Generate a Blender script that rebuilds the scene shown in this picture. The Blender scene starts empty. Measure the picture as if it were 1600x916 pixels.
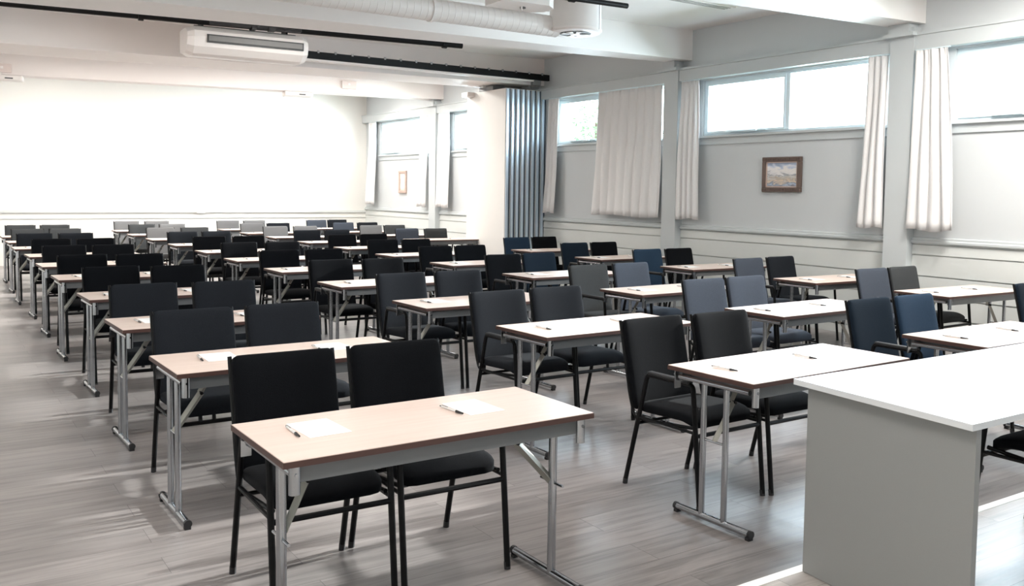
import bpy, bmesh, math, random
from mathutils import Vector, Matrix
random.seed(7)
PI = math.pi
SC = bpy.context.scene
COL = SC.collection

# ------------------------------------------------------------------ camera
cam_d = bpy.data.cameras.new('camera'); cam = bpy.data.objects.new('camera', cam_d); COL.objects.link(cam)
cam_d.sensor_width = 36; cam_d.lens = 1423.16 / 1600 * 36
cam_d.shift_x = -33.94 / 1600; cam_d.shift_y = -72.66 / 1600
cam_d.clip_start = .05; cam_d.clip_end = 300
_r = Vector((.8286961, -.5595259, .0139082)); _u = Vector((.0225224, .0581660, .9980528)); _f = Vector((.5592454, .8267693, -.0608038))
M4 = Matrix(((_r.x, _u.x, -_f.x, 0), (_r.y, _u.y, -_f.y, 0), (_r.z, _u.z, -_f.z, 1.56843), (0, 0, 0, 1)))
cam.matrix_world = M4
SC.camera = cam
SC.view_settings.view_transform = 'Standard'; SC.view_settings.look = 'None'
SC.view_settings.gamma = 1; SC.view_settings.use_curve_mapping = False
SC.view_settings.exposure = 0.0
SC.cycles.use_denoising = True
SC.cycles.max_bounces = 8; SC.cycles.diffuse_bounces = 5; SC.cycles.glossy_bounces = 3
SC.cycles.transparent_max_bounces = 12; SC.cycles.sample_clamp_indirect = 6
SC.cycles.caustics_reflective = False; SC.cycles.caustics_refractive = False

# ------------------------------------------------------------------ world
W = bpy.data.worlds.new('sky'); SC.world = W; W.use_nodes = True
bg = W.node_tree.nodes['Background']; bg.inputs[0].default_value = (.86, .95, 1, 1); bg.inputs[1].default_value = 5.0

# ------------------------------------------------------------------ lights
XW = 8.75                      # inner face of window wall
ZC = 3.77                      # ceiling
def area(name, loc, direction, sx, sy, power, col):
    d = bpy.data.lights.new(name, 'AREA'); d.shape = 'RECTANGLE'; d.size = sx; d.size_y = sy; d.energy = power; d.color = col
    o = bpy.data.objects.new(name, d); COL.objects.link(o); o.location = loc
    o.rotation_euler = Vector(direction).to_track_quat('-Z', 'Y').to_euler()
    return o
DAY = (.76, .89, 1)
# daylight outside each window of the long wall (y centre, width, power)
for yc, wd, pw in ((0.6, 3.0, 650), (4.0, 3.2, 780), (7.5, 3.2, 700), (10.9, 3.0, 250), (14.5, 3.2, 800), (18.0, 3.2, 800)):
    area('window_daylight', (XW + 1.3, yc, 2.85), (-1, 0, -.06), wd, 1.9, pw, DAY)
# unseen ceiling lamps, most added to brighten the rooms (fixtures are built further down at the same spots): x, y, power, warm/cool
sun_d = bpy.data.lights.new('sun', 'SUN'); sun_d.energy = 9.0; sun_d.angle = math.radians(.8); sun_d.color = (1, .97, .93)
sun = bpy.data.objects.new('sun', sun_d); COL.objects.link(sun); sun.rotation_euler = Vector((-math.cos(math.radians(20)), .02, -math.sin(math.radians(20)))).to_track_quat('-Z', 'Y').to_euler()
UNSEEN_LAMPS = [(2.0, 17.95, 70), (4.6, 17.95, 70), (7.2, 17.95, 82), (2.0, 14.9, 125), (4.6, 14.9, 125), (7.0, 14.9, 80),
         (7.2, 3.9, 165), (3.6, 4.0, 40), (0.4, 4.0, 38), (7.0, 0.8, 40), (0.6, 0.8, 62), (1.2, 11.0, 45), (4.0, 11.0, 30)]
for lx, ly, lp in UNSEEN_LAMPS:
    area('unseen_lamp_light', (lx, ly, ZC - .10), (0, 0, -1), 1.15, .25, lp, (1, .955, .90))

# ------------------------------------------------------------------ materials
def new_mat(name):
    m = bpy.data.materials.new(name); m.use_nodes = True
    nt = m.node_tree; return m, nt, nt.nodes['Principled BSDF']
def nd(nt, t, **k):
    n = nt.nodes.new(t)
    for a, b in k.items(): setattr(n, a, b)
    return n
def plain(name, c, rough=.5, metal=0, spec=.5, var=.06, scale=14, bump=0, bscale=200, sheen=0):
    m, nt, b = new_mat(name)
    tc = nd(nt, 'ShaderNodeTexCoord'); no = nd(nt, 'ShaderNodeTexNoise'); no.inputs['Scale'].default_value = scale; no.inputs['Detail'].default_value = 3
    nt.links.new(tc.outputs['Object'], no.inputs['Vector'])
    mx = nd(nt, 'ShaderNodeMix', data_type='RGBA')
    mx.inputs[6].default_value = [x * (1 - var) for x in c] + [1]; mx.inputs[7].default_value = [min(1, x * (1 + var)) for x in c] + [1]
    nt.links.new(no.outputs['Fac'], mx.inputs[0]); nt.links.new(mx.outputs[2], b.inputs['Base Color'])
    b.inputs['Roughness'].default_value = rough; b.inputs['Metallic'].default_value = metal; b.inputs['Specular IOR Level'].default_value = spec
    if sheen: b.inputs['Sheen Weight'].default_value = sheen; b.inputs['Sheen Roughness'].default_value = .5
    if bump:
        n2 = nd(nt, 'ShaderNodeTexNoise'); n2.inputs['Scale'].default_value = bscale; n2.inputs['Detail'].default_value = 2
        nt.links.new(tc.outputs['Object'], n2.inputs['Vector'])
        bp = nd(nt, 'ShaderNodeBump'); bp.inputs['Strength'].default_value = bump; bp.inputs['Distance'].default_value = .002
        nt.links.new(n2.outputs['Fac'], bp.inputs['Height']); nt.links.new(bp.outputs[0], b.inputs['Normal'])
    return m
def fabric(name, c):
    return plain(name, c, rough=.95, spec=.08, var=.35, scale=230, bump=.6, bscale=420, sheen=.03)
MT = {}
MT['wall'] = plain('wall paint pale sage', (.58, .602, .612), rough=.55, var=.02, scale=3)
MT['siding'] = plain('panel paint pale sage', (.66, .675, .655), rough=.45, var=.02, scale=3)
MT['trim'] = plain('trim paint sage', (.54, .57, .578), rough=.42, var=.02, scale=4)
MT['white'] = plain('ceiling paint white', (.87, .84, .82), rough=.6, var=.015, scale=3)
MT['far'] = plain('far wall paint cream', (.80, .785, .745), rough=.6, var=.01, scale=3)
MT['beam'] = plain('beam paint warm white', (.83, .77, .74), rough=.5, var=.015, scale=3)
MT['frame'] = plain('window frame paint', (.70, .80, .84), rough=.35, var=.02)
MT['curtain'] = plain('curtain cloth', (.78, .765, .76), rough=.9, spec=.1, var=.03, scale=60, bump=.3, bscale=600, sheen=.2)
MT['blk_metal'] = plain('black powder coated steel', (.0035, .0035, .004), rough=.42, spec=.22, var=.1, scale=60)
MT['blk_plastic'] = plain('black plastic', (.018, .018, .02), rough=.45)
MT['chrome'] = plain('brushed chrome steel', (.44, .45, .47), rough=.17, metal=1, var=.06, scale=30)
MT['grey_steel'] = plain('grey painted steel', (.17, .175, .18), rough=.42, metal=.35, var=.05)
MT['brace'] = plain('galvanised brace steel', (.34, .335, .30), rough=.4, metal=.6, var=.1, scale=40)
MT['edge'] = plain('red brown edge band', (.075, .035, .028), rough=.5)
MT['paper'] = plain('white paper', (.95, .95, .95), rough=.8, var=.005)
MT['pen_white'] = plain('white pen plastic', (.75, .75, .74), rough=.3)
MT['desk_top'] = plain('white desk laminate', (.70, .715, .73), rough=.32, var=.01)
MT['desk_side'] = plain('grey desk laminate', (.265, .268, .264), rough=.5, var=.04, scale=300)
MT['ac_white'] = plain('air conditioner plastic', (.85, .80, .77), rough=.4, var=.01)
MT['ac_dark'] = plain('dark louvre', (.05, .05, .05), rough=.5)
MT['ac_grey'] = plain('grey louvre vane', (.20, .195, .19), rough=.5)
MT['duct'] = plain('painted spiral duct', (.80, .765, .74), rough=.38, var=.02)
MT['part_white'] = plain('partition laminate cream', (.84, .82, .79), rough=.5, var=.01)
MT['part_alu'] = plain('partition edge aluminium', (.66, .76, .86), rough=.3, metal=.45, var=.04)
MT['part_seal'] = plain('partition rubber seal', (.05, .07, .10), rough=.6)
MT['nosing'] = plain('white step nosing', (.88, .87, .85), rough=.4, var=.01)
MT['gilt'] = plain('old gilt frame', (.13, .09, .075), rough=.45, metal=.25, var=.5, scale=120, bump=.6, bscale=90)
MT['gilt_light'] = plain('pale gilt slip', (.55, .42, .36), rough=.45, metal=.2, var=.2, scale=60)
MT['leaf'] = plain('green leaves', (.16, .30, .14), rough=.5, var=.3)
MT['bark'] = plain('tree bark', (.16, .12, .09), rough=.8, var=.3)
MT['grass'] = plain('lawn', (.25, .32, .16), rough=.9, var=.2, scale=2)
MT['box_pink'] = plain('beige device housing', (.72, .62, .58), rough=.5)
FAB = {'black': fabric('black chair fabric', (.0045, .005, .0065)), 'charcoal': fabric('charcoal chair fabric', (.014, .016, .020)),
       'dark grey': fabric('dark grey chair fabric', (.050, .053, .055)), 'slate blue': fabric('slate blue chair fabric', (.062, .072, .092)),
       'navy blue': fabric('navy chair fabric', (.010, .017, .027)), 'blue': fabric('blue chair fabric', (.022, .041, .070)),
       'grey': fabric('glare-greyed chair fabric', (.15, .15, .152))}  # this grey has the far room's glare put into the fabric colour

def wood_floor(name, base, along_x=True, plank=.19, length=1.30, rough=.30):
    m, nt, b = new_mat(name)
    L = nt.links.new
    tc = nd(nt, 'ShaderNodeTexCoord')
    br = nd(nt, 'ShaderNodeTexBrick'); br.offset = .37; br.offset_frequency = 2
    br.inputs['Scale'].default_value = 1; br.inputs['Brick Width'].default_value = length; br.inputs['Row Height'].default_value = plank
    br.inputs['Mortar Size'].default_value = .0014; br.inputs['Mortar Smooth'].default_value = .2; br.inputs['Bias'].default_value = 0
    br.inputs['Color1'].default_value = (0, 0, 0, 1); br.inputs['Color2'].default_value = (1, 1, 1, 1); br.inputs['Mortar'].default_value = (.5, .5, .5, 1)
    L(tc.outputs['Object'], br.inputs['Vector'])
    mp = nd(nt, 'ShaderNodeMapping'); mp.inputs['Scale'].default_value = (1.1, 17, 1); L(tc.outputs['Object'], mp.inputs['Vector'])
    # shift grain per plank
    ad = nd(nt, 'ShaderNodeVectorMath', operation='ADD'); sc = nd(nt, 'ShaderNodeVectorMath', operation='SCALE'); sc.inputs['Scale'].default_value = 9
    L(br.outputs['Color'], sc.inputs[0]); L(mp.outputs[0], ad.inputs[0]); L(sc.outputs[0], ad.inputs[1])
    n1 = nd(nt, 'ShaderNodeTexNoise'); n1.inputs['Scale'].default_value = 1.6; n1.inputs['Detail'].default_value = 7; n1.inputs['Roughness'].default_value = .62; n1.inputs['Distortion'].default_value = .6
    L(ad.outputs[0], n1.inputs['Vector'])
    n2 = nd(nt, 'ShaderNodeTexNoise'); n2.inputs['Scale'].default_value = .9; n2.inputs['Detail'].default_value = 2; L(tc.outputs['Object'], n2.inputs['Vector'])
    r = nd(nt, 'ShaderNodeValToRGB'); e = r.color_ramp.elements
    e[0].position = .28; e[0].color = [x * .60 for x in base] + [1]; e[1].position = .72; e[1].color = [min(1, x * 1.28) for x in base] + [1]
    k = e.new(.5); k.color = list(base) + [1]
    L(n1.outputs['Fac'], r.inputs['Fac'])
    mul = nd(nt, 'ShaderNodeMix', data_type='RGBA', blend_type='MULTIPLY'); mul.inputs[0].default_value = 1
    r2 = nd(nt, 'ShaderNodeMapRange'); r2.inputs[3].default_value = .88; r2.inputs[4].default_value = 1.08; L(br.outputs['Color'], r2.inputs[0])
    L(r.outputs[0], mul.inputs[6]); L(r2.outputs[0], mul.inputs[7])
    dk = nd(nt, 'ShaderNodeMix', data_type='RGBA'); dk.inputs[7].default_value = [x * .42 for x in base] + [1]
    L(br.outputs['Fac'], dk.inputs[0]); L(mul.outputs[2], dk.inputs[6]); L(dk.outputs[2], b.inputs['Base Color'])
    rr = nd(nt, 'ShaderNodeMapRange'); rr.inputs[3].default_value = rough - .05; rr.inputs[4].default_value = rough + .12
    L(n1.outputs['Fac'], rr.inputs[0]); L(rr.outputs[0], b.inputs['Roughness'])
    bp = nd(nt, 'ShaderNodeBump'); bp.inputs['Strength'].default_value = .25; bp.inputs['Distance'].default_value = .0015
    L(n1.outputs['Fac'], bp.inputs['Height']); L(bp.outputs[0], b.inputs['Normal'])
    return m
MT['floor'] = wood_floor('grey oak laminate', (.262, .238, .231))
MT['podium'] = wood_floor('pale oak laminate', (.40, .365, .34))

def beech():
    m, nt, b = new_mat('pale beech laminate'); L = nt.links.new
    tc = nd(nt, 'ShaderNodeTexCoord'); mp = nd(nt, 'ShaderNodeMapping'); mp.inputs['Scale'].default_value = (1.5, 26, 1)
    L(tc.outputs['Object'], mp.inputs['Vector'])
    n = nd(nt, 'ShaderNodeTexNoise'); n.inputs['Scale'].default_value = 2; n.inputs['Detail'].default_value = 5; L(mp.outputs[0], n.inputs['Vector'])
    r = nd(nt, 'ShaderNodeValToRGB'); e = r.color_ramp.elements
    e[0].position = .3; e[0].color = (.70, .555, .485, 1); e[1].position = .7; e[1].color = (.76, .62, .55, 1)
    L(n.outputs['Fac'], r.inputs['Fac']); L(r.outputs[0], b.inputs['Base Color'])
    b.inputs['Roughness'].default_value = .33
    return m
MT['beech'] = beech()

def glass():
    m, nt, b = new_mat('window glass'); L = nt.links.new
    t = nd(nt, 'ShaderNodeBsdfTransparent'); t.inputs[0].default_value = (.96, .985, .99, 1)
    g = nd(nt, 'ShaderNodeBsdfGlossy'); g.inputs['Roughness'].default_value = .02
    x = nd(nt, 'ShaderNodeMixShader'); x.inputs[0].default_value = .06
    L(t.outputs[0], x.inputs[1]); L(g.outputs[0], x.inputs[2]); L(x.outputs[0], nt.nodes['Material Output'].inputs['Surface'])
    nt.nodes.remove(b); return m
MT['glass'] = glass()
def lamp_mat():
    m, nt, b = new_mat('lamp diffuser'); b.inputs['Base Color'].default_value = (.9, .9, .88, 1)
    b.inputs['Emission Color'].default_value = (1, .96, .9, 1); b.inputs['Emission Strength'].default_value = 6; return m
MT['lamp'] = lamp_mat()

def canvas_mat(name, kind):
    # object coords: y = across (m), z = up (m), generated from the picture's own centre
    m, nt, b = new_mat(name); L = nt.links.new
    tc = nd(nt, 'ShaderNodeTexCoord'); sp = nd(nt, 'ShaderNodeSeparateXYZ'); L(tc.outputs['Generated'], sp.inputs[0])
    n = nd(nt, 'ShaderNodeTexNoise'); n.inputs['Scale'].default_value = 2.6; n.inputs['Detail'].default_value = 6; n.inputs['Distortion'].default_value = 1.2
    mp = nd(nt, 'ShaderNodeMapping'); mp.inputs['Scale'].default_value = (1, 1, 2.2); L(tc.outputs['Generated'], mp.inputs[0]); L(mp.outputs[0], n.inputs['Vector'])
    ma = nd(nt, 'ShaderNodeMath', operation='MULTIPLY_ADD'); ma.inputs[1].default_value = .75; L(n.outputs['Fac'], ma.inputs[0]); 
    ad = nd(nt, 'ShaderNodeMath', operation='SUBTRACT'); ad.inputs[1].default_value = .375; L(sp.outputs[2], ad.inputs[0]); L(ad.outputs[0], ma.inputs[2])
    r = nd(nt, 'ShaderNodeValToRGB'); e = r.color_ramp.elements
    if kind == 'sea':
        cols = [(0, (.20, .19, .21)), (.10, (.42, .50, .62)), (.17, (.20, .24, .30)), (.24, (.68, .55, .42)), (.33, (.42, .36, .30)), (.40, (.62, .60, .58)), (.47, (.28, .29, .31)), (.55, (.72, .70, .70)), (.70, (.80, .77, .74)), (.82, (.50, .55, .66)), (.95, (.30, .36, .48))]
    else:
        cols = [(0, (.6, .5, .42)), (.3, (.85, .8, .72)), (.5, (.6, .55, .5)), (.6, (.85, .8, .75)), (1, (.75, .68, .6))]
    e[0].position = cols[0][0]; e[0].color = cols[0][1] + (1,); e[1].position = cols[-1][0]; e[1].color = cols[-1][1] + (1,)
    for p, c in cols[1:-1]: k = e.new(p); k.color = c + (1,)
    L(ma.outputs[0], r.inputs['Fac']); L(r.outputs[0], b.inputs['Base Color']); b.inputs['Roughness'].default_value = .45
    return m
MT['sea'] = canvas_mat('oil painting of coast and clouds', 'sea'); MT['portrait'] = canvas_mat('pale vertical painting', 'other')

# ------------------------------------------------------------------ mesh helpers
class MB:
    def __init__(s): s.bm = bmesh.new()
    def box(s, x0, x1, y0, y1, z0, z1, bev=0):
        v = [s.bm.verts.new(p) for p in ((x0, y0, z0), (x1, y0, z0), (x1, y1, z0), (x0, y1, z0), (x0, y0, z1), (x1, y0, z1), (x1, y1, z1), (x0, y1, z1))]
        fs = [s.bm.faces.new([v[i] for i in q]) for q in ((3, 2, 1, 0), (4, 5, 6, 7), (0, 1, 5, 4), (1, 2, 6, 5), (2, 3, 7, 6), (3, 0, 4, 7))]
        if bev:
            es = list({e for f in fs for e in f.edges})
            bmesh.ops.bevel(s.bm, geom=es, offset=bev, segments=2, affect='EDGES', profile=.5)
        return s
    def prism(s, poly, z0, z1):            # poly: list of (x, y)
        a = [s.bm.verts.new((x, y, z0)) for x, y in poly]; b = [s.bm.verts.new((x, y, z1)) for x, y in poly]
        n = len(poly); s.bm.faces.new(a[::-1]); s.bm.faces.new(b)
        for i in range(n): s.bm.faces.new((a[i], a[(i + 1) % n], b[(i + 1) % n], b[i]))
        return s
    def extr(s, prof, a, b, ax):           # profile of (p, q) swept along axis from a to b; ax 0: (y,z) along x; 1: (x,z) along y
        def P(p, q, t): return (t, p, q) if ax == 0 else (p, t, q)
        A = [s.bm.verts.new(P(p, q, a)) for p, q in prof]; B = [s.bm.verts.new(P(p, q, b)) for p, q in prof]
        n = len(prof); s.bm.faces.new(A); s.bm.faces.new(B[::-1])
        for i in range(n): s.bm.faces.new((A[i], B[i], B[(i + 1) % n], A[(i + 1) % n]))
        return s
    def tube(s, pts, r, n=10, cap=True):
        pts = [Vector(p) for p in pts]; rings = []; up = None
        for i, p in enumerate(pts):
            t = (pts[min(i + 1, len(pts) - 1)] - pts[max(i - 1, 0)]).normalized()
            if up is None: up = Vector((0, 0, 1)) if abs(t.z) < .9 else Vector((1, 0, 0))
            a = (up - t * up.dot(t)).normalized(); b = t.cross(a); up = a
            rr = r[i] if isinstance(r, (list, tuple)) else r
            rings.append([s.bm.verts.new(p + a * rr * math.cos(2 * PI * k / n) + b * rr * math.sin(2 * PI * k / n)) for k in range(n)])
        for A, B in zip(rings, rings[1:]):
            for k in range(n): s.bm.faces.new((A[k], A[(k + 1) % n], B[(k + 1) % n], B[k]))
        if cap: s.bm.faces.new(rings[0][::-1]); s.bm.faces.new(rings[-1])
        return s
    def lathe(s, prof, n=32):              # (r, z) about z
        rings = [[s.bm.verts.new((r * math.cos(2 * PI * k / n), r * math.sin(2 * PI * k / n), z)) for k in range(n)] for r, z in prof]
        for A, B in zip(rings, rings[1:]):
            for k in range(n): s.bm.faces.new((A[k], A[(k + 1) % n], B[(k + 1) % n], B[k]))
        s.bm.faces.new(rings[0][::-1]); s.bm.faces.new(rings[-1]); return s
    def build(s, name, mat, parent=None, loc=None, rz=0, smooth=False):
        bmesh.ops.recalc_face_normals(s.bm, faces=s.bm.faces[:])
        me = bpy.data.meshes.new(name); s.bm.to_mesh(me); s.bm.free(); me.materials.append(mat)
        if smooth:
            for p in me.polygons: p.use_smooth = True
            try: me.set_sharp_from_angle(angle=math.radians(35))
            except Exception: pass
        o = bpy.data.objects.new(name, me); COL.objects.link(o)
        if parent: o.parent = parent
        if loc is not None: o.location = loc
        o.rotation_euler.z = rz
        return o
def tag(o, label, cat, group=None, kind=None):
    o['label'] = label; o['category'] = cat
    if group: o['group'] = group
    if kind: o['kind'] = kind
    return o
def empty(name, loc, rz=0):
    o = bpy.data.objects.new(name, None); o.empty_display_size = .1; COL.objects.link(o); o.location = loc; o.rotation_euler.z = rz; return o
def struct(o): o['kind'] = 'structure'; return o
def copy_tree(o, parent=None):
    c = o.copy(); COL.objects.link(c); c.parent = parent
    for ch in list(o.children): copy_tree(ch, c)
    return c

# ================================================================== THE SETTING
XL = -1.35; YB = -2.2; YF = 20.0
struct(MB().box(XL - .2, XW + .25, YB - .2, YF + .2, -.12, 0).build('floor', MT['floor']))
struct(MB().box(XL - .2, XW + .25, YB - .2, YF + .2, ZC, ZC + .15).build('ceiling', MT['white']))
struct(MB().box(XL - .2, XW + .25, YF, YF + .2, 0, ZC).build('wall_far', MT['far']))
struct(MB().box(XL - .2, XW + .25, YB - .2, YB, 0, ZC).build('wall_near', MT['wall']))
struct(MB().box(XL - .2, XL, YB, YF, 0, ZC).build('wall_left', MT['far']))
# bays of the window wall; columns sit between them
COLY = [2.32, 5.88, 9.43, 12.98, 16.45]
EDGE = [YB] + COLY + [YF]
OPEN = [(-1.3, 1.85, .3), (2.75, 5.35, 4.0), (6.12, 8.93, 7.51), (9.65, 12.28, 10.95), (13.2, 15.82, 14.5), (16.72, 19.22, 18.02)]
ZS, ZT = 2.33, 3.07
wl = MB()
for (a, b), (o0, o1, _) in zip(zip(EDGE, EDGE[1:]), OPEN):
    wl.box(XW, XW + .22, a, b, 0, ZS).box(XW, XW + .22, a, b, ZT, ZC).box(XW, XW + .22, a, o0, ZS, ZT).box(XW, XW + .22, o1, b, ZS, ZT)
struct(wl.build('wall_right', MT['wall']))
# lapped panelling under the chair rail, chair rail and head board per bay
SEAMS = [1.07, .96, .74, .52, .31, .11, 0]
for i, (a, b) in enumerate(zip(EDGE, EDGE[1:])):
    prof = [(XW, 0)]
    a2 = a + (.14 if i else 0); b2 = b - (.14 if i < 5 else 0)
    for z1, z0 in zip(SEAMS[::-1][1:], SEAMS[::-1]):
        prof += [(XW - .026, z0 + .001), (XW - .020, z1 - .012), (XW - .004, z1 - .010), (XW - .004, z1)]
    prof += [(XW, 1.07)]
    struct(MB().extr(prof, a2, b2, 1).build('trim_%d' % (10 + i), MT['siding']))
    struct(MB().extr([(XW, 1.07), (XW - .03, 1.07), (XW - .045, 1.085), (XW - .045, 1.105), (XW - .03, 1.115), (XW - .03, 1.135), (XW, 1.145)], a2, b2, 1).build('trim_%d' % (20 + i), MT['trim']))
    struct(MB().extr([(XW, 3.09), (XW - .11, 3.09), (XW - .11, 3.235), (XW - .125, 3.24), (XW - .125, 3.265), (XW, 3.27)], a2, b2, 1).build('trim_%d' % (30 + i), MT['trim']))
for i, y in enumerate(COLY):
    m = MB().box(XW - .13, XW, y - .14, y + .14, 0, 3.33).box(XW - .20, XW, y - .17, y + .19, 3.235, 3.275).box(XW - .17, XW, y - .10, y + .14, 3.27, 3.37)
    struct(m.build('trim_%d' % (40 + i), MT['trim']))
# rail and panel line along far wall
fm = MB().box(XL, XW, YF - .035, YF, 1.015, 1.065).box(XL, XW, YF - .02, YF, .90, .905)
struct(fm.build('trim_50', MT['siding']))
sb = MB().box(4.88, 5.05, YF - .07, YF - .035, 1.0, 1.075, .008).build('cable_box', MT['white']); tag(sb, 'small white cable box sitting on the far wall rail', 'cable box')

# windows
for i, (o0, o1, mu) in enumerate(OPEN):
    w = struct(empty('window_%d' % (i + 1), (XW, (o0 + o1) / 2, ZS)))
    yc = (o0 + o1) / 2
    def bx(m, x0, x1, y0, y1, z0, z1, bev=0): return m.box(x0 - XW, x1 - XW, y0 - yc, y1 - yc, z0 - ZS, z1 - ZS, bev)
    f = MB(); t = .035; xa, xb = XW + .03, XW + .12
    bx(f, xa, xb, o0, o1, ZT - t, ZT); bx(f, xa, xb, o0, o1, ZS, ZS + t); bx(f, xa, xb, o0, o0 + t, ZS + t, ZT - t); bx(f, xa, xb, o1 - t, o1, ZS + t, ZT - t); bx(f, xa - .01, xb, mu - .03, mu + .03, ZS + t, ZT - t)
    f.build('window_frame', MT['frame'], w)
    # opening sash on the far half
    s = MB(); xs, xe = XW + .015, XW + .05; a, b = mu + .035, o1 - t - .005; q = .04
    bx(s, xs, xe, a, b, ZT - t - q, ZT - t); bx(s, xs, xe, a, b, ZS + t, ZS + t + q * .7); bx(s, xs, xe, a, a + q * .6, ZS + t + q * .7, ZT - t - q); bx(s, xs, xe, b - q, b, ZS + t + q * .7, ZT - t - q)
    sash = s.build('sash', MT['frame'], w)
    g = MB(); bx(g, XW + .03, XW + .034, a + .02, b - .03, ZS + t + .02, ZT - t - .03); g.build('pane', MT['glass'], sash)
    g = MB(); bx(g, XW + .07, XW + .074, o0 + t - .005, mu - .025, ZS + t - .005, ZT - t + .005); g.build('pane', MT['glass'], w)
    st = MB(); bx(st, XW - .02, XW + .02, mu + .30, mu + .95, ZS + .038, ZS + .046); bx(st, XW - .025, XW + .01, mu + .46, mu + .64, ZS + .03, ZS + .055, .004)
    st.build('window_stay', MT['frame'], w)
    sl = MB(); bx(sl, XW - .055, XW + .03, o0 - .05, o1 + .03, ZS - .025, ZS); bx(sl, XW - .02, XW, o0 - .05, o1 + .03, ZS - .115, ZS - .025)
    sl.build('window_sill', MT['trim'], w)

# beams: near edge and far edge endpoints in plan, underside height
def beam(n, near, far, zb, mat='beam', lip=True):
    poly = [near[0], near[1], far[1], far[0]]
    m = MB().prism(poly, zb, ZC)
    return struct(m.build('ceiling_beam', MT[mat]))
def L2(p, q, x): return (x, p[1] + (q[1] - p[1]) * (x - p[0]) / (q[0] - p[0]))
def beamline(n0, n1, f0, f1, zb, mat='beam', x1=XW - .0):
    return beam('', (L2(n0, n1, XL), L2(n0, n1, x1)), (L2(f0, f1, XL), L2(f0, f1, x1)), zb, mat)
beamline((3.9, 9.50), (XW, 9.16), (7.1, 9.72), (XW, 9.50), 3.37, 'white')
beamline((7.1, 5.86), (XW, 5.70), (7.1, 6.21), (XW, 6.06), 3.37, 'white')
beamline((0, 2.45), (XW, 2.12), (0, 2.85), (XW, 2.5), 3.37, 'white')
beamline((.9, 13.33), (XW, 12.69), (.97, 14.40), (XW, 13.52), 3.33)
beamline((1.17, 17.50), (XW, 16.22), (1.17, 17.86), (XW, 16.58), 3.37)
# small cover strip along foot of the broad beam
# podium
struct(MB().box(XL, XW - .03, YB, 2.205, 0, .148).build('floor_podium', MT['podium']))
struct(MB().box(XL, XW - .03, 2.205, 2.25, 0, .15, .004).build('trim_60', MT['nosing']))

# unseen ceiling lamps, bodies added to carry the lights
def unseen_lamp_fixture():
    t = empty('unseen_ceiling_lamp', (0, 0, 0))
    MB().box(-.62, .62, -.16, .16, -.07, 0, .01).build('lamp_housing', MT['white'], t)
    MB().box(-.60, .60, -.14, .14, -.085, -.065, .006).build('lamp_diffuser', MT['lamp'], t)
    return t
lf = unseen_lamp_fixture()
def lampname(x, y):
    return 'unseen white ceiling strip lamp, %s, %s' % ('far room by the end wall' if y > 17 else 'far room past the folding wall' if y > 13 else 'bay before the folding wall' if y > 10 else 'above the first table rows' if y > 3 else 'above the podium',
        'window side' if x > 6 else 'left side' if x < 2.5 else 'middle of the room')
for i, (lx, ly, lp) in enumerate(UNSEEN_LAMPS):
    o = lf if i == 0 else copy_tree(lf)
    o.location = (lx, ly, ZC); tag(o, lampname(lx, ly), 'lamp', 'unseen ceiling strip lamps')

# ================================================================== CURTAINS
def curtain(y0, y1, b0, b1, folds, label, seed, zt=3.075, zb=1.22, amp=.024, out=.10, twist=.0):
    rnd = random.Random(seed); nu, nv = folds * 12, 20
    ph = [rnd.uniform(-.5, .5) for _ in range(folds + 3)]
    m = MB(); grid = []
    for j in range(nv + 1):
        t = j / nv; row = []
        for i in range(nu + 1):
            u = i / nu
            ya = y0 + (y1 - y0) * u; yb_ = b0 + (b1 - b0) * u; s = t ** .8
            y = ya + (yb_ - ya) * s
            k = u * folds; fi = int(k); w = ph[fi] + (ph[fi + 1] - ph[fi]) * (k - fi)
            A = amp * (.55 + .45 * t) * (1 + .5 * w)
            wav = math.sin(2 * PI * (k + .35 * w * t))
            pinch = .012 * math.sin(4 * PI * k) * max(0, 1 - t * 6)
            x = XW - out - .05 * t + A * wav + pinch + .012 * math.sin(5 * t + w * 6)
            y += .25 * A * math.cos(2 * PI * k) * (1 if 0 < i < nu else 0)
            z = zt + (zb - zt) * t + (.012 * math.sin(7 * u + seed) if j == nv else 0)
            row.append(m.bm.verts.new((min(x, XW - .052), y, z)))
        grid.append(row)
    for j in range(nv):
        for i in range(nu): m.bm.faces.new((grid[j][i], grid[j][i + 1], grid[j + 1][i + 1], grid[j + 1][i]))
    c = m.build('curtain', MT['curtain'], smooth=False)
    for p in c.data.polygons: p.use_smooth = True
    md = c.modifiers.new('thickness', 'SOLIDIFY'); md.thickness = .006; md.offset = 1
    # track at the top and hem are parts
    tr = MB().tube([(XW - out, y0 - .02, zt + .006), (XW - out, y1 + .02, zt + .006)], .008, 8).build('curtain_rail', MT['frame'], c)
    tag(c, label, 'curtain', 'pale curtains along the window wall'); return c
curtain(9.62, 11.04, 9.60, 11.12, 8, 'wide pale curtain drawn half across the window beside the folding wall', 3, amp=.026)
curtain(12.10, 12.36, 12.14, 12.44, 3, 'narrow curtain hanging just right of the folded partition, partly behind it', 4)
curtain(8.93, 9.24, 8.82, 9.26, 4, 'gathered curtain left of the two-pane window above the seascape painting', 5)
curtain(6.06, 6.28, 6.04, 6.33, 3, 'gathered curtain right of the seascape painting, against the thick wall post', 6)
curtain(5.36, 5.70, 5.20, 5.72, 4, 'bright gathered curtain right of the nearest thick wall post', 8, out=.12)
curtain(15.80, 16.20, 15.72, 16.24, 4, 'white gathered curtain in the far room just left of the folded partition', 9)
curtain(16.70, 17.0, 16.68, 17.05, 3, 'white gathered curtain in the far room, right of the small tall painting', 10)
curtain(19.24, 19.60, 19.20, 19.66, 4, 'white gathered curtain in the corner by the far end wall', 11)
curtain(1.9, 2.15, 1.86, 2.16, 3, 'gathered curtain on the window wall beside the podium', 12)

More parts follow.
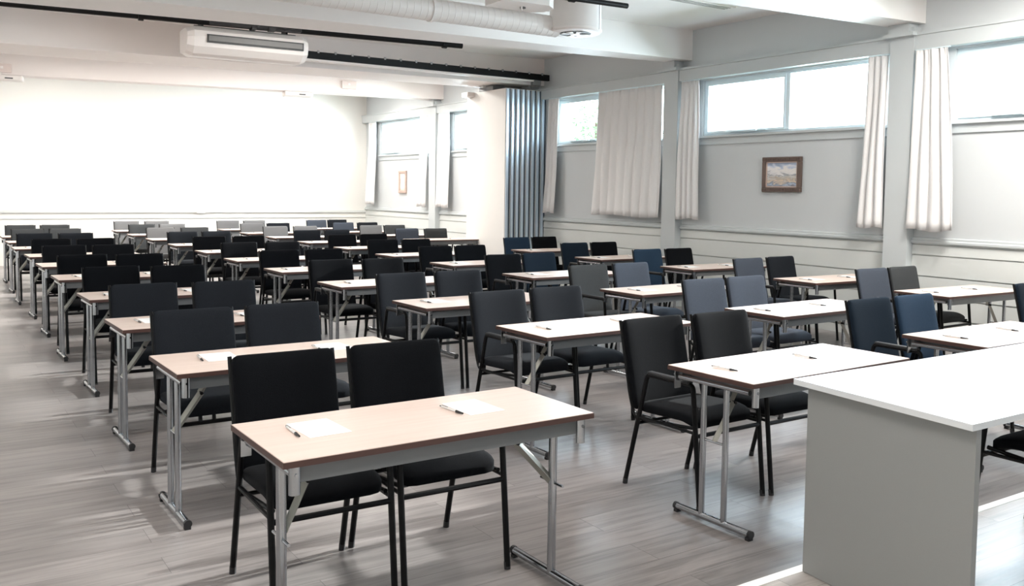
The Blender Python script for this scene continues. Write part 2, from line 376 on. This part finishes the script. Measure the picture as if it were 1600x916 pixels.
# ================================================================== PICTURES
def picture(y0, y1, z0, z1, mat, name, label, fw, fm='gilt'):
    t = empty(name, (XW, (y0 + y1) / 2, z0)); a = (y1 - y0) / 2; h = z1 - z0
    m = MB(); x0 = -.04
    m.box(x0, -.001, -a, a, h - fw, h, .006).box(x0, -.001, -a, a, 0, fw, .006).box(x0, -.001, -a, -a + fw, fw, h - fw, .006).box(x0, -.001, a - fw, a, fw, h - fw, .006)
    n = 22
    for i in range(n):
        y = -a + (i + .5) * 2 * a / n
        m.box(x0 - .006, x0 + .004, y - .006, y + .006, h - fw * .7, h - fw * .3).box(x0 - .006, x0 + .004, y - .006, y + .006, fw * .3, fw * .7)
    m.build('picture_frame', MT[fm], t)
    s = MB(); e = fw; k = .012
    s.box(-.03, -.005, -a + e, a - e, h - e - k, h - e).box(-.03, -.005, -a + e, a - e, e, e + k).box(-.03, -.005, -a + e, -a + e + k, e, h - e).box(-.03, -.005, a - e - k, a - e, e, h - e)
    s.build('frame_slip', MT['gilt_light'], t)
    MB().box(-.02, -.004, -a + e + k * .5, a - e - k * .5, e + k * .5, h - e - k * .5).build('canvas', MT[mat], t)
    tag(t, label, 'painting'); return t
picture(7.235, 7.835, 1.597, 2.025, 'sea', 'framed_painting', 'landscape oil painting of sea and clouds in an ornate dark gilt frame', .058)
picture(17.84, 18.20, 1.48, 1.97, 'portrait', 'framed_painting', 'small tall painting in a pale gilt frame on the far room window wall', .05, 'gilt_light')

# ================================================================== CEILING EQUIPMENT
# suspended air conditioner
t = empty('air_conditioner', (3.66, 12.3, ZC), -.04)
prof = [(-.02, -.14), (-.16, -.16), (-.23, -.22), (-.25, -.30), (-.22, -.42), (-.13, -.50), (-.04, -.525), (.30, -.50), (.33, -.44), (.33, -.16), (.28, -.14)]
m = MB().extr(prof, -.70, .70, 0)
m.build('casing', MT['ac_white'], t, smooth=False)
for sx in (-1, 1):
    inner = [(p, q) for p, q in prof]
    e = MB(); A = [e.bm.verts.new((sx * .70, p, q)) for p, q in inner]; B = [e.bm.verts.new((sx * .78, p * .86 + .01, -.33 + (q + .33) * .80)) for p, q in inner]
    n = len(A); e.bm.faces.new(A); e.bm.faces.new(B[::-1])
    for i in range(n): e.bm.faces.new((A[i], B[i], B[(i + 1) % n], A[(i + 1) % n]))
    e.build('end_cap', MT['ac_white'], t)
g = MB().extr([(-.20, -.262), (-.262, -.262), (-.256, -.365), (-.20, -.365)], -.55, .70, 0); g.build('air_outlet', MT['ac_dark'], t)
g = MB().extr([(-.24, -.280), (-.272, -.280), (-.268, -.345), (-.240, -.345)], -.53, .68, 0); g.build('louvre', MT['ac_grey'], t)
g = MB().box(-.66, .66, -.02, .30, -.14, -.125); g.build('top_tray', MT['ac_grey'], t)
for sx in (-.55, .55):
    MB().box(sx - .015, sx + .015, .02, .22, -.13, 0).build('hanger', MT['blk_metal'], t)
tag(t, 'long white air conditioner with dark louvre hung from the ceiling', 'air conditioner')

# black lighting rails
def rail(name, p, q, r, label, hang):
    p, q = Vector(p), Vector(q); t = empty(name, p)
    d = q - p
    MB().tube([(0, 0, 0), d], r, 12).build('rail_bar', MT['blk_metal'], t, smooth=True)
    for k in hang:
        c = d * k; u = d.normalized()
        m = MB().tube([c - u * .03, c + u * .03], r * 1.45, 12).box(c.x - .012, c.x + .012, c.y - .012, c.y + .012, c.z + r, ZC - p.z)
        m.build('clamp', MT['blk_metal'], t)
    tag(t, label, 'rail'); return t
RAILA = rail('lighting_rail', (-1.2, 12.53, 3.655), (6.66, 11.80, 3.68), .043, 'long black pipe rail under the ceiling above the air conditioner', (.22, .45, .62, .965))
rail('lighting_rail', (2.6, 7.42, 3.44), (6.13, 7.40, 3.495), .028, 'short black pipe rail end beside the round ceiling diffuser', (.55, .8))
# black crooked cable bundle near the unit
m = MB().box(-.62, .55, -.05, .05, -.03, .03, .01).box(-.1, -.04, -.06, .06, -.05, .06).box(.12, .2, -.07, .05, -.05, .07).tube([(.2, -.04, .03), (.32, -.07, -.02), (.45, -.06, .02)], .02, 8)
o = m.build('cable_tray', MT['blk_plastic'], RAILA, (4.95, -.50, .01), -.09)

# folding wall track on the near face of the broad beam
t = empty('partition_track', (4.4, 12.50, 3.44))
y_ = lambda x: 0
MB().box(-.1, 4.30, -.04, .03, -.055, .045, .006).build('track_channel', MT['blk_metal'], t)
for i in range(17):
    x = .05 + i * .255; MB().box(x, x + .03, -.050, -.03, .025, .062).build('track_clip', MT['chrome'], t)
MB().box(3.98, 4.14, -.03, .05, -.14, -.055, .01).build('trolley', MT['grey_steel'], t)
MB().box(-.12, 4.0, -.03, .10, -.085, -.06).build('track_flange', MT['beam'], t)
tag(t, 'black toothed folding wall track along the broad beam', 'track')

# ventilation duct and round diffuser
t = empty('ventilation_duct', (-1.2, 8.06, 3.325))
n = 92; pts = []; L = 6.9
ring = MB()
P = []; RR = []
for i in range(n):
    x = i * L / n
    P += [(x, 0, .018 * x / L * 0), (x + L / n * .90, 0, 0), (x + L / n * .93, 0, 0), (x + L / n * .97, 0, 0)]; RR += [.108, .108, .1100, .1100]
P.append((L, 0, 0)); RR.append(.108)
MB().tube(P, RR, 28).build('duct_pipe', MT['duct'], t, smooth=True)
for x in (1.0, 3.2, 5.4):
    MB().tube([(x - .02, 0, 0), (x + .02, 0, 0)], .118, 28).box(x - .006, x + .006, -.006, .006, .11, ZC - 3.325).build('hanger', MT['duct'], t)
tag(t, 'thick pale spiral duct running along the near ceiling beam', 'duct')
t = empty('ceiling_diffuser', (5.86, 7.93, 3.27))
MB().lathe([(.262, .0), (.275, .01), (.275, .40), (.262, .415)], 48).build('diffuser_drum', MT['duct'], t, smooth=True)
m = MB().lathe([(.17, -.018), (.27, -.012), (.285, .002), (.285, .02), (.26, .03)], 48); m.build('diffuser_rim', MT['ac_white'], t, smooth=True)
m = MB().lathe([(.168, -.020), (.172, -.0185), (.172, -.017)], 40); m.build('diffuser_opening', MT['ac_dark'], t)
m = MB()
for k in range(8):
    a = k * PI / 4 + .3
    if k in (2, 6): continue
    p = [(math.cos(a + d) * r_, math.sin(a + d) * r_) for r_, d in ((.03, 0), (.15, -.05), (.15, .42), (.03, .4))]
    m.prism(p, -.027, -.021)
m.build('diffuser_vane', MT['ac_white'], t)
m = MB().lathe([(.05, -.03), (.05, -.02)], 20); m.build('diffuser_hub', MT['ac_white'], t)
MB().tube([(.10, -.285, .0), (.10, -.285, .50)], .004, 6).build('hanger_wire', MT['chrome'], t)
tag(t, 'round white ceiling air diffuser drum at the end of the duct', 'air diffuser')
# box on ceiling next to the duct
t = empty('projector', (5.0, 7.70, 3.40))
MB().prism([(-.30, -.18), (.22, -.2), (.34, -.1), (.36, .1), (.25, .22), (-.28, .2)], 0, .13).build('casing', MT['ac_white'], t)
MB().box(-.20, .16, -.12, .12, .13, .20).build('top_housing', MT['ac_grey'], t)
MB().tube([(0, 0, .2), (0, 0, ZC - 3.40)], .02, 10).build('ceiling_pole', MT['ac_white'], t)
MB().lathe([(.03, -.012), (.03, 0)], 16).build('lens_ring', MT['ac_dark'], t, (.05, .02, 0))
MB().box(.01, .02, -.02, .0, -.04, 0).build('antenna', MT['ac_white'], t)
tag(t, 'white ceiling projector with rounded base next to the duct', 'projector')
# slot vent in ceiling
t = empty('ceiling_vent', (7.55, 7.80, ZC))
MB().box(-.55, .50, -.085, .085, -.012, 0, .003).build('vent_frame', MT['white'], t)
for k in (-.045, 0, .045): MB().box(-.50, .45, k - .008, k + .008, -.015, -.011).build('vent_slot', MT['ac_grey'], t)
tag(t, 'narrow slot vent set flat in the ceiling near the windows', 'vent')
# devices on the far room beam
def beam_y(x): return 17.50 + (16.22 - 17.50) * (x - 1.17) / (XW - 1.17)
for x, lab in ((1.26, 'flat white projector under the far beam at the left edge'), (5.98, 'flat white projector under the far beam near the middle')):
    t = empty('projector', (x, beam_y(x) + .17, 3.37), -.16)
    MB().box(-.26, .26, -.16, .16, -.085, 0, .02).build('casing', MT['ac_white'], t)
    MB().box(.0, .12, -.165, -.15, -.065, -.045, .004).build('lens', MT['ac_dark'], t)
    tag(t, lab, 'projector')
for x, z, lab in ((1.20, 3.47, 'beige junction box on the far beam at the left edge'), (6.87, 3.54, 'beige junction box on the far beam right of the middle')):
    t = empty('junction_box', (x, beam_y(x), z), -.16)
    MB().box(-.14, .14, -.045, -.002, -.075, .075, .008).build('casing', MT['box_pink'], t)
    MB().box(-.02, .02, -.055, -.045, -.01, .03, .003).build('box_button', MT['ac_white'], t)
    MB().tube([(-.02, -.02, -.075), (-.02, -.02, -.14)], .008, 6).build('cable_stub', MT['ac_white'], t)
    tag(t, lab, 'junction box')

# ================================================================== FOLDED PARTITION
t = empty('folding_partition', (7.95, 12.62, 0))
n = 8; w = .80 / n
for i in range(n):
    x = i * w
    p = MB().box(x + .004, x + w - .010, .012, 1.26, .02, 3.235, .003).build('panel', MT['part_white'], t)
    MB().box(x + .012, x + w - .040, -.012, .012, .03, 3.225, .006).build('panel_edge', MT['part_alu'], p)
    MB().box(x + w - .036, x + w - .012, -.004, .012, .03, 3.225).build('edge_seal', MT['part_seal'], p)
MB().box(-.003, .80, .40, .85, 3.237, 3.30).build('top_carriage', MT['grey_steel'], t)
MB().box(-.14, -.0, 1.0, 1.22, 3.16, 3.24, .01).build('end_stop', MT['ac_white'], t)
tag(t, 'folding partition wall stacked together beside the window wall', 'partition')

# ================================================================== OUTSIDE
g = MB().box(XW + .6, 60, -30, 60, -.5, -.4).build('garden_ground', MT['grass']); g['kind'] = 'structure'
def tree(x, y, zc, r, label, n, seed):
    rnd = random.Random(seed); t = empty('garden_tree', (x, y, -.4))
    MB().tube([(0, 0, 0), (.1, .05, zc * .6), (0, 0, zc + .4)], [.16, .12, .05], 10).build('trunk', MT['bark'], t, smooth=True)
    m = MB()
    for k in range(26):
        a = rnd.uniform(0, 2 * PI); el = rnd.uniform(-.2, 1.2); l = r * rnd.uniform(.6, 1)
        q = Vector((math.cos(a) * math.cos(el) * l, math.sin(a) * math.cos(el) * l, zc * .75 + math.sin(el) * l)); m.tube([(0, 0, zc * .55), q * .6 + Vector((0, 0, zc * .3)), q], [.04, .02, .006], 5)
    m.build('branches', MT['bark'], t)
    m = MB()
    for k in range(n):
        d = Vector((rnd.gauss(0, 1), rnd.gauss(0, 1), rnd.gauss(0, 1))).normalized() * r * rnd.random() ** .4
        c = d + Vector((0, 0, zc)); s = rnd.uniform(.05, .09)
        a = Vector((rnd.gauss(0, 1), rnd.gauss(0, 1), rnd.gauss(0, 1))).normalized(); b = a.orthogonal().normalized()
        m.bm.faces.new([m.bm.verts.new(c + a * s), m.bm.verts.new(c + b * s * .5), m.bm.verts.new(c - a * s), m.bm.verts.new(c - b * s * .5)])
    l = m.build('foliage', MT['leaf'], t); l['kind'] = 'stuff'
    tag(t, label, 'tree'); return t
tree(15.2, 18.6, 3.4, 1.25, 'leafy tree outside the window beside the folding wall', 650, 2)
tree(16.5, 21.2, 3.6, 1.2, 'leafy tree outside, farther off behind the first', 500, 5)

# ================================================================== TABLES
TL, TD = 1.21, .54
def make_table(single=False):
    t = empty('folding_table', (0, 0, 0))
    m = MB().box(.002, TL - .002, .002, TD - .002, .710, .73, .002); m.build('tabletop', MT['beech'], t)
    m = MB(); k = .0035; m.box(0, TL, 0, k, .708, .7275).box(0, TL, TD - k, TD, .708, .7275).box(0, k, k, TD - k, .708, .7275).box(TL - k, TL, k, TD - k, .708, .7275)
    m.build('edge_band', MT['edge'], t)
    m = MB().box(.05, TL - .05, .03, .052, .650, .705).build('apron', MT['grey_steel'], t)
    m = MB().box(.05, TL - .05, TD - .052, TD - .03, .650, .705).build('apron', MT['grey_steel'], t)
    for s in (0, 1):
        X = (lambda x: x) if s == 0 else (lambda x: TL - x)
        lx = X(.075 if s == 0 else .02) if single else X(.05)
        for y in (.035, TD - .035):
            # D-shaped corner socket
            mm = MB(); q = []
            for a in range(9): q.append((X(.045) + .019 * math.cos(PI * a / 8) , y + (.019 * math.sin(PI * a / 8) + .006) * (1 if y > .2 else -1)))
            mm.prism(q, .615, .705); mm.tube([(X(.045), y - .02 * (1 if y < .2 else -1), .68), (X(.045), y - .03 * (1 if y < .2 else -1), .68)], .006, 8)
            mm.build('corner_socket', MT['chrome'], t)
        pxv = X(.045) if single else X(.036)
        MB().tube([(pxv, .05, .676), (pxv, TD - .05, .676)], .0125, 12).build('pivot_tube', MT['chrome'], t, smooth=True)
        MB().box(min(X(.110), X(.116)), max(X(.110), X(.116)), .05, TD - .05, .660, .705).build('side_rail', MT['grey_steel'], t)
        for y in ((.235,) if single else (TD / 2 - .07, TD / 2 + .07)):
            MB().tube([(lx, y, .03), (lx, y, .672)], .0175 if single else .0145, 14).build('leg', MT['chrome'], t, smooth=True)
        f = MB().tube([(lx, .045, .028), (lx, TD - .04, .028)], .0165, 14).build('foot_bar', MT['chrome'], t, smooth=True)
        for y, d in ((.045, -1), (TD - .04, 1)):
            MB().tube([(lx, y, .028), (lx, y + d * .016, .028)], .0185, 12).box(lx - .014, lx + .014, y - .012, y + .012, 0, .014).build('foot_cap', MT['blk_plastic'], f)
        # folding brace, two flat bars joined by a bolt
        b = MB(); A = Vector((lx, TD / 2 - (.03 if single else 0), .40)); B = Vector((X(.175), TD / 2, .575)); Cc = Vector((X(.255), TD / 2, .695))
        b.tube([A, B], .0165, 4); b.tube([B + Vector((0, .014, 0)), Cc + Vector((0, .014, 0))], .015, 4)
        br = b.build('brace', MT['brace'], t)
        MB().tube([B + Vector((0, -.018, 0)), B + Vector((0, .03, 0))], .008, 10).build('bolt', MT['blk_metal'], br)
        MB().tube([A + Vector((0, -.075, 0)), A + Vector((0, .075, 0))], .006, 8).build('brace_pin', MT['chrome'], br)
    return t
TABLE0 = make_table(); TABLE1 = make_table(True)

# ================================================================== CHAIRS
def arc(pts, n=5, rad=.05):
    out = [Vector(pts[0])]
    for a, b, c in zip(pts, pts[1:], pts[2:]):
        a, b, c = Vector(a), Vector(b), Vector(c); p = b + (a - b).normalized() * rad; q = b + (c - b).normalized() * rad
        for i in range(n + 1):
            t = i / n; out.append(p * (1 - t) ** 2 + b * 2 * t * (1 - t) + q * t ** 2)
    out.append(Vector(pts[-1])); return out
def cushion(w, h, t, rc, curve, nx=10, nz=12, puff=.010):
    # rounded slab in local x,z with thickness in y; curve(u,v)-> y offset
    m = MB()
    def pos(u, v, side):
        x = (u - .5) * w; z = v * h
        # round the corners
        cx, cz = w / 2 - rc, h / 2 - rc; zz = z - h / 2
        if abs(x) > cx and abs(zz) > cz:
            dx, dz = abs(x) - cx, abs(zz) - cz; l = math.hypot(dx, dz)
            mxd = max(dx, dz)
            if l > 0: f = mxd / l; dx *= f; dz *= f
            x = math.copysign(cx + dx, x); zz = math.copysign(cz + dz, zz)
        eu = min(u, 1 - u) * w; ev = min(v, 1 - v) * h; e = min(eu, ev)
        p = puff * (1 - math.exp(-e / .02))
        y = curve(u, v) + side * (t / 2 - .008 + p)
        return (x, y, zz + h / 2)
    us = [0, .02, .06] + [.06 + .88 * i / nx for i in range(1, nx)] + [.94, .98, 1]; vs = [0, .02, .06] + [.06 + .88 * i / nz for i in range(1, nz)] + [.94, .98, 1]
    F = [[m.bm.verts.new(pos(u, v, -1)) for u in us] for v in vs]; B = [[m.bm.verts.new(pos(u, v, 1)) for u in us] for v in vs]
    for G in (F, B):
        for j in range(len(vs) - 1):
            for i in range(len(us) - 1): m.bm.faces.new((G[j][i], G[j][i + 1], G[j + 1][i + 1], G[j + 1][i]))
    for j in range(len(vs) - 1):
        for i in (0, len(us) - 1): m.bm.faces.new((F[j][i], F[j + 1][i], B[j + 1][i], B[j][i]))
    for i in range(len(us) - 1):
        for j in (0, len(vs) - 1): m.bm.faces.new((F[j][i], F[j][i + 1], B[j][i + 1], B[j][i]))
    return m
def make_chair(fab):
    t = empty('armchair', (0, 0, 0)); hw = .233; r = .0130
    for s in (-1, 1):
        x = s * hw
        MB().tube([(x, .275, .012), (x, .125, .585)], r, 10).build('leg', MT['blk_metal'], t, smooth=True)
        MB().tube([(x, -.275, .012), (x, -.215, .585)], r, 10).build('leg', MT['blk_metal'], t, smooth=True)
        MB().tube(arc([(x, .125, .585), (x, .117, .622), (x, -.211, .622), (x, -.215, .585)], 5, .03), r, 10).build('arm_tube', MT['blk_metal'], t, smooth=True)
        MB().box(x - .019, x + .019, -.195, .105, .624, .642, .007).build('arm_pad', MT['blk_plastic'], t, smooth=False)
        MB().tube([(x, .177, .385), (x, -.236, .385)], .008, 8).build('side_rail', MT['blk_metal'], t, smooth=True)
        xi = s * .219
        MB().tube(arc([(xi, .356, .875), (xi, .262, .47), (xi, .225, .375), (xi, .12, .372), (xi, -.215, .405)], 4, .04), .009, 8).build('back_frame', MT['blk_metal'], t, smooth=True)
        for y in (.275, -.275):
            MB().tube([(x, y, 0), (x, y * .985, .03)], .014, 10).build('foot_cap', MT['blk_plastic'], t)
    MB().tube([(-hw, -.237, .37), (hw, -.237, .37)], .0115, 8).build('stretcher', MT['blk_metal'], t, smooth=True)
    MB().tube([(-hw, .182, .35), (hw, .182, .35)], .009, 8).build('stretcher', MT['blk_metal'], t, smooth=True)
    b = cushion(.435, .485, .040, .035, lambda u, v: .018 * (4 * (u - .5) ** 2) * -1 + .006, puff=.012)
    o = b.build('backrest', fab, t, (0, .243, .405)); o.rotation_euler.x = -math.radians(13.2)
    for p in o.data.polygons: p.use_smooth = True
    # seat: cushion laid flat, front edge rolling down
    b = cushion(.440, .43, .045, .05, lambda u, v: .0, puff=.018)
    for vtx in b.bm.verts:
        x, y, z = vtx.co                          # z is depth, y thickness
        d = z; yy = y
        drop = -.035 * max(0, (d - .30) / .13) ** 2
        vtx.co = (x, .215 - d, .43 - yy * 1.0 + drop + .018 * (d / .43) - .02 * max(0, 1 - abs(d - .16) / .2) * (1 if yy < 0 else 0) * 0)
    o = b.build('seat', fab, t)
    for p in o.data.polygons: p.use_smooth = True
    return t
CH0 = {k: make_chair(f) for k, f in FAB.items()}
used = {k: False for k in FAB}

def make_pen():
    t = empty('ballpoint_pen', (0, 0, 0)); r = .0052
    MB().tube([(0, .0, r), (0, .095, r)], .0046, 8).build('barrel', MT['pen_white'], t, smooth=True)
    MB().tube([(0, -.045, r), (0, -.002, r)], [.0034, .0058], 8).build('grip', MT['blk_plastic'], t, smooth=True)
    MB().tube([(0, .095, r), (0, .107, r)], .0032, 8).build('push_button', MT['chrome'], t, smooth=True)
    MB().box(-.0012, .0012, .055, .095, r + .004, r + .0065).build('clip', MT['chrome'], t)
    return t
def make_paper():
    return MB().box(-.076, .076, -.108, .108, 0, .0016).build('paper_sheet', MT['paper'])
PEN0, PAPER0 = make_pen(), make_paper()
first = {'t': 1, 'pen': 1, 'paper': 1}

X0 = [1.0008, 2.9895, 4.9136, 7.0552]; Y1, PIT = 2.7165, 1.52521
TADJ = {(0, 1): (-.095, -.03, .012), (0, 2): (-.061, -.027, .02), (0, 3): (-.033, -.092, .03), (0, 4): (.02, -.01, .03), (0, 5): (.01, .10, .018), (0, 6): (.033, .07, .03),
        (0, 7): (.054, .025, .03), (0, 8): (.016, .0, 0), (0, 9): (.059, -.05, .03), (0, 10): (.08, 0, 0), (1, 1): (.05, .029, .03), (1, 2): (-.014, .008, .026), (1, 3): (-.028, -.047, .022),
        (1, 4): (-.024, 0, .021), (1, 5): (-.016, .02, .027), (1, 6): (-.015, .008, .018), (1, 7): (.018, -.036, .02), (1, 8): (.005, 0, 0), (1, 9): (0, 0, 0), (1, 10): (-.008, 0, 0), (1, 11): (0, 0, 0),
        (2, 1): (.029, .043, -.007), (2, 2): (-.005, -.06, .03), (2, 3): (-.012, -.117, .031), (2, 4): (-.009, -.028, .015), (2, 5): (-.016, .01, .019), (2, 6): (-.006, .008, .03),
        (2, 7): (.006, -.009, 0), (2, 8): (.012, -.019, 0), (2, 9): (0, 0, 0), (2, 10): (0, 0, 0), (2, 11): (0, 0, 0),
        (3, 2): (.10, .10, -.03), (3, 3): (.016, -.12, -.03), (3, 4): (-.018, -.02, 0), (3, 5): (-.056, .032, .02), (3, 6): (-.036, .068, .009),
        (3, 8): (-.27, .05, 0), (3, 9): (-.30, .05, 0), (3, 10): (-.26, -.05, 0), (3, 11): (-.25, 0, 0)}
# chair centres (x from the column line) and depth nudges, read row by row
CHX = {0: [(.215, .735), (.265, .795), (.30, .845), (.34, .86), (.305, .825), (.35, .87), (.325, .835), (.35, .855), (.385, .89), (.395, .92)],
       1: [(.31, .85), (.26, .80), (.27, .83), (.28, .845), (.275, .80), (.30, .84), (.32, .85), (.32, .84), (.31, .86), (.30, .83), (.335, .88)],
       2: [(.25, .77), (.28, .825), (.32, .89), (.285, .84), (.245, .825), (.25, .81), (.275, .80), (.335, .875), (.355, .90), (.36, .875), (.31, .865)],
       3: [None, (.10, .665), (.35, .945), (.235, .80), (.21, .775), (.22, .785), None, (-.035, .51), (-.08, .48), (.005, .555), (.01, .57)]}
CHY = {0: [(0, 0), (.04, .06), (.05, .0), (.10, .0), (.12, .04), (.2, .15), (.14, .08), (.1, .05), (.05, 0), (0, 0)],
       1: [(.06, .05), (.06, .1), (.03, .03), (.08, .03), (.08, .05), (.1, .03), (.08, .02), (.03, .06), (0, -.05), (-.05, -.05), (-.03, -.06)],
       2: [(.05, .05), (.05, .07), (.04, .07), (.04, .09), (.05, .08), (.08, .07), (0, .03), (0, 0), (.06, .03), (-.06, -.03), (-.04, -.06)],
       3: [None, (.09, .1), (.03, .07), (.12, .11), (.03, .05), (-.03, 0), None, (.1, .02), (.08, .1), (-.03, -.05), (-.04, .08)]}
FABS = {0: [('black', 'black'), ('charcoal',) * 2, ('charcoal',) * 2, ('black',) * 2, ('black',) * 2, ('black',) * 2, ('black',) * 2, ('charcoal',) * 2, ('dark grey',) * 2, ('dark grey',) * 2],  # greys in the far-room rows lighten dark fabric to imitate glare
        1: [('black',) * 2, ('charcoal',) * 2, ('charcoal',) * 2, ('black',) * 2, ('black',) * 2, ('black',) * 2, ('black',) * 2, ('charcoal',) * 2, ('grey', 'dark grey'), ('dark grey', 'grey'), ('grey', 'grey')],
        2: [('navy blue', 'blue'), ('slate blue', 'slate blue'), ('dark grey', 'slate blue'), ('black', 'navy blue'), ('black', 'black'), ('black', 'black'), ('black', 'black'), ('charcoal', 'charcoal'), ('grey', 'grey'), ('grey', 'charcoal'), ('grey', 'grey')],
        3: [None, ('slate blue', 'dark grey'), ('slate blue', 'charcoal'), ('blue', 'black'), ('navy blue', 'black'), ('blue', 'black'), None, ('slate blue', 'dark grey'), ('grey', 'dark grey'), ('slate blue', 'charcoal'), ('slate blue', 'charcoal')]}
ORD = ['first', 'second', 'third', 'fourth', 'fifth', 'sixth', 'seventh', 'eighth', 'ninth', 'tenth', 'eleventh']
CN = ['leftmost column', 'second column from left', 'third column from left', 'rightmost column']
for c in range(4):
    for r in range(1, 12):
        if (c, r) not in TADJ: continue
        dx, dy, rz = TADJ[(c, r)]
        if (c, r) == (0, 1): T = TABLE1
        else: T = TABLE0 if first['t'] else copy_tree(TABLE0); first['t'] = 0
        tx, ty = X0[c] + dx, Y1 + (r - 1) * PIT + dy
        if c == 3: tx = min(tx, XW - .06 - TL)
        T.location = (tx, ty, 0); T.rotation_euler.z = rz
        tag(T, 'beech-topped folding table with steel legs, %s row, %s' % (ORD[r - 1], CN[c]), 'table', 'folding tables in rows')
        rnd = random.Random(c * 50 + r)
        for k in (0, 1):
            px = .255 + .60 * k + rnd.uniform(-.02, .03); py = .315 + rnd.uniform(-.02, .02)
            cz, sz = math.cos(rz), math.sin(rz)
            def at(lx, ly): return (tx + lx * cz - ly * sz, ty + lx * sz + ly * cz, .7302)
            S = PAPER0 if first['paper'] else copy_tree(PAPER0); first['paper'] = 0
            S.location = at(px, py); S.rotation_euler.z = rz + rnd.uniform(-.06, .06)
            tag(S, 'white paper sheet, %s one on %s row table, %s' % (('left', 'right')[k], ORD[r - 1], CN[c]), 'paper', 'paper sheets on the tables')
            Pn = PEN0 if first['pen'] else copy_tree(PEN0); first['pen'] = 0
            Pn.location = at(px - .098, py - .04); Pn.rotation_euler.z = rz + rnd.uniform(-.12, .14)
            tag(Pn, 'white pen with black grip, %s one on %s row table, %s' % (('left', 'right')[k], ORD[r - 1], CN[c]), 'pen', 'pens beside the paper sheets')
        for k in (0, 1):
            fb = FABS[c][r - 1][k]
            Cc = CH0[fb] if not used[fb] else copy_tree(CH0[fb]); used[fb] = True
            cx = X0[c] + CHX[c][r - 1][k]; cx = max(cx, tx + (.35 if (c, r) == (0, 1) else .335)) if k == 0 else cx
            if k == 1: cx = max(cx, prevx + .512); cx = min(cx, tx + TL - .32)
            prevx = cx
            if c == 3 and k: cx = min(cx, XW - .40)
            cy = Y1 + (r - 1) * PIT + .655 + CHY[c][r - 1][k]
            Cc.location = (cx, cy + .02, 0); Cc.rotation_euler.z = rnd.uniform(-.02, .03)
            tag(Cc, '%s-toned fabric armchair, %s seat behind %s row table, %s' % (fb, ('left', 'right')[k], ORD[r - 1], CN[c]), 'chair', 'armchairs behind the tables')
# chair of the first row just entering at the right edge
Cc = copy_tree(CH0['navy blue']); Cc.location = (7.50, 3.52, 0)
tag(Cc, 'navy fabric armchair cut off by the right edge, first row by the windows', 'chair', 'armchairs behind the tables')

# ================================================================== PODIUM DESK
ZP = .15
t = empty('lecturer_desk', (2.7, 2.2, ZP))
def rel(p): return [(x - 2.7, y - 2.2) for x, y in p]
MB().prism(rel([(2.633, 1.505), (4.72, 1.505), (4.72, 2.247), (2.704, 2.247)]), .709, .73).build('desktop', MT['desk_top'], t)
MB().prism(rel([(2.668, 1.512), (2.692, 1.510), (2.762, 2.203), (2.737, 2.205)]), 0, .709).build('side_panel', MT['desk_side'], t)
MB().prism(rel([(4.62, 1.52), (4.645, 1.52), (4.645, 2.2), (4.62, 2.2)]), 0, .709).build('side_panel', MT['desk_side'], t)
MB().box(.06, 1.92, -.10, -.08, .60, .709).build('support_rail', MT['desk_side'], t)
tag(t, 'white-topped lecturer desk with grey side panel at the right front', 'desk')
S = copy_tree(PAPER0); S.location = (4.12, 2.02, ZP + .7302); S.rotation_euler.z = .2; tag(S, 'paper sheet lying on the white lecturer desk at right edge', 'paper', 'paper sheets on the tables')
Cc = copy_tree(CH0['black']); Cc.location = (3.80, 1.765, ZP); Cc.rotation_euler.z = PI
tag(Cc, 'black armchair half hidden under the white lecturer desk', 'chair')
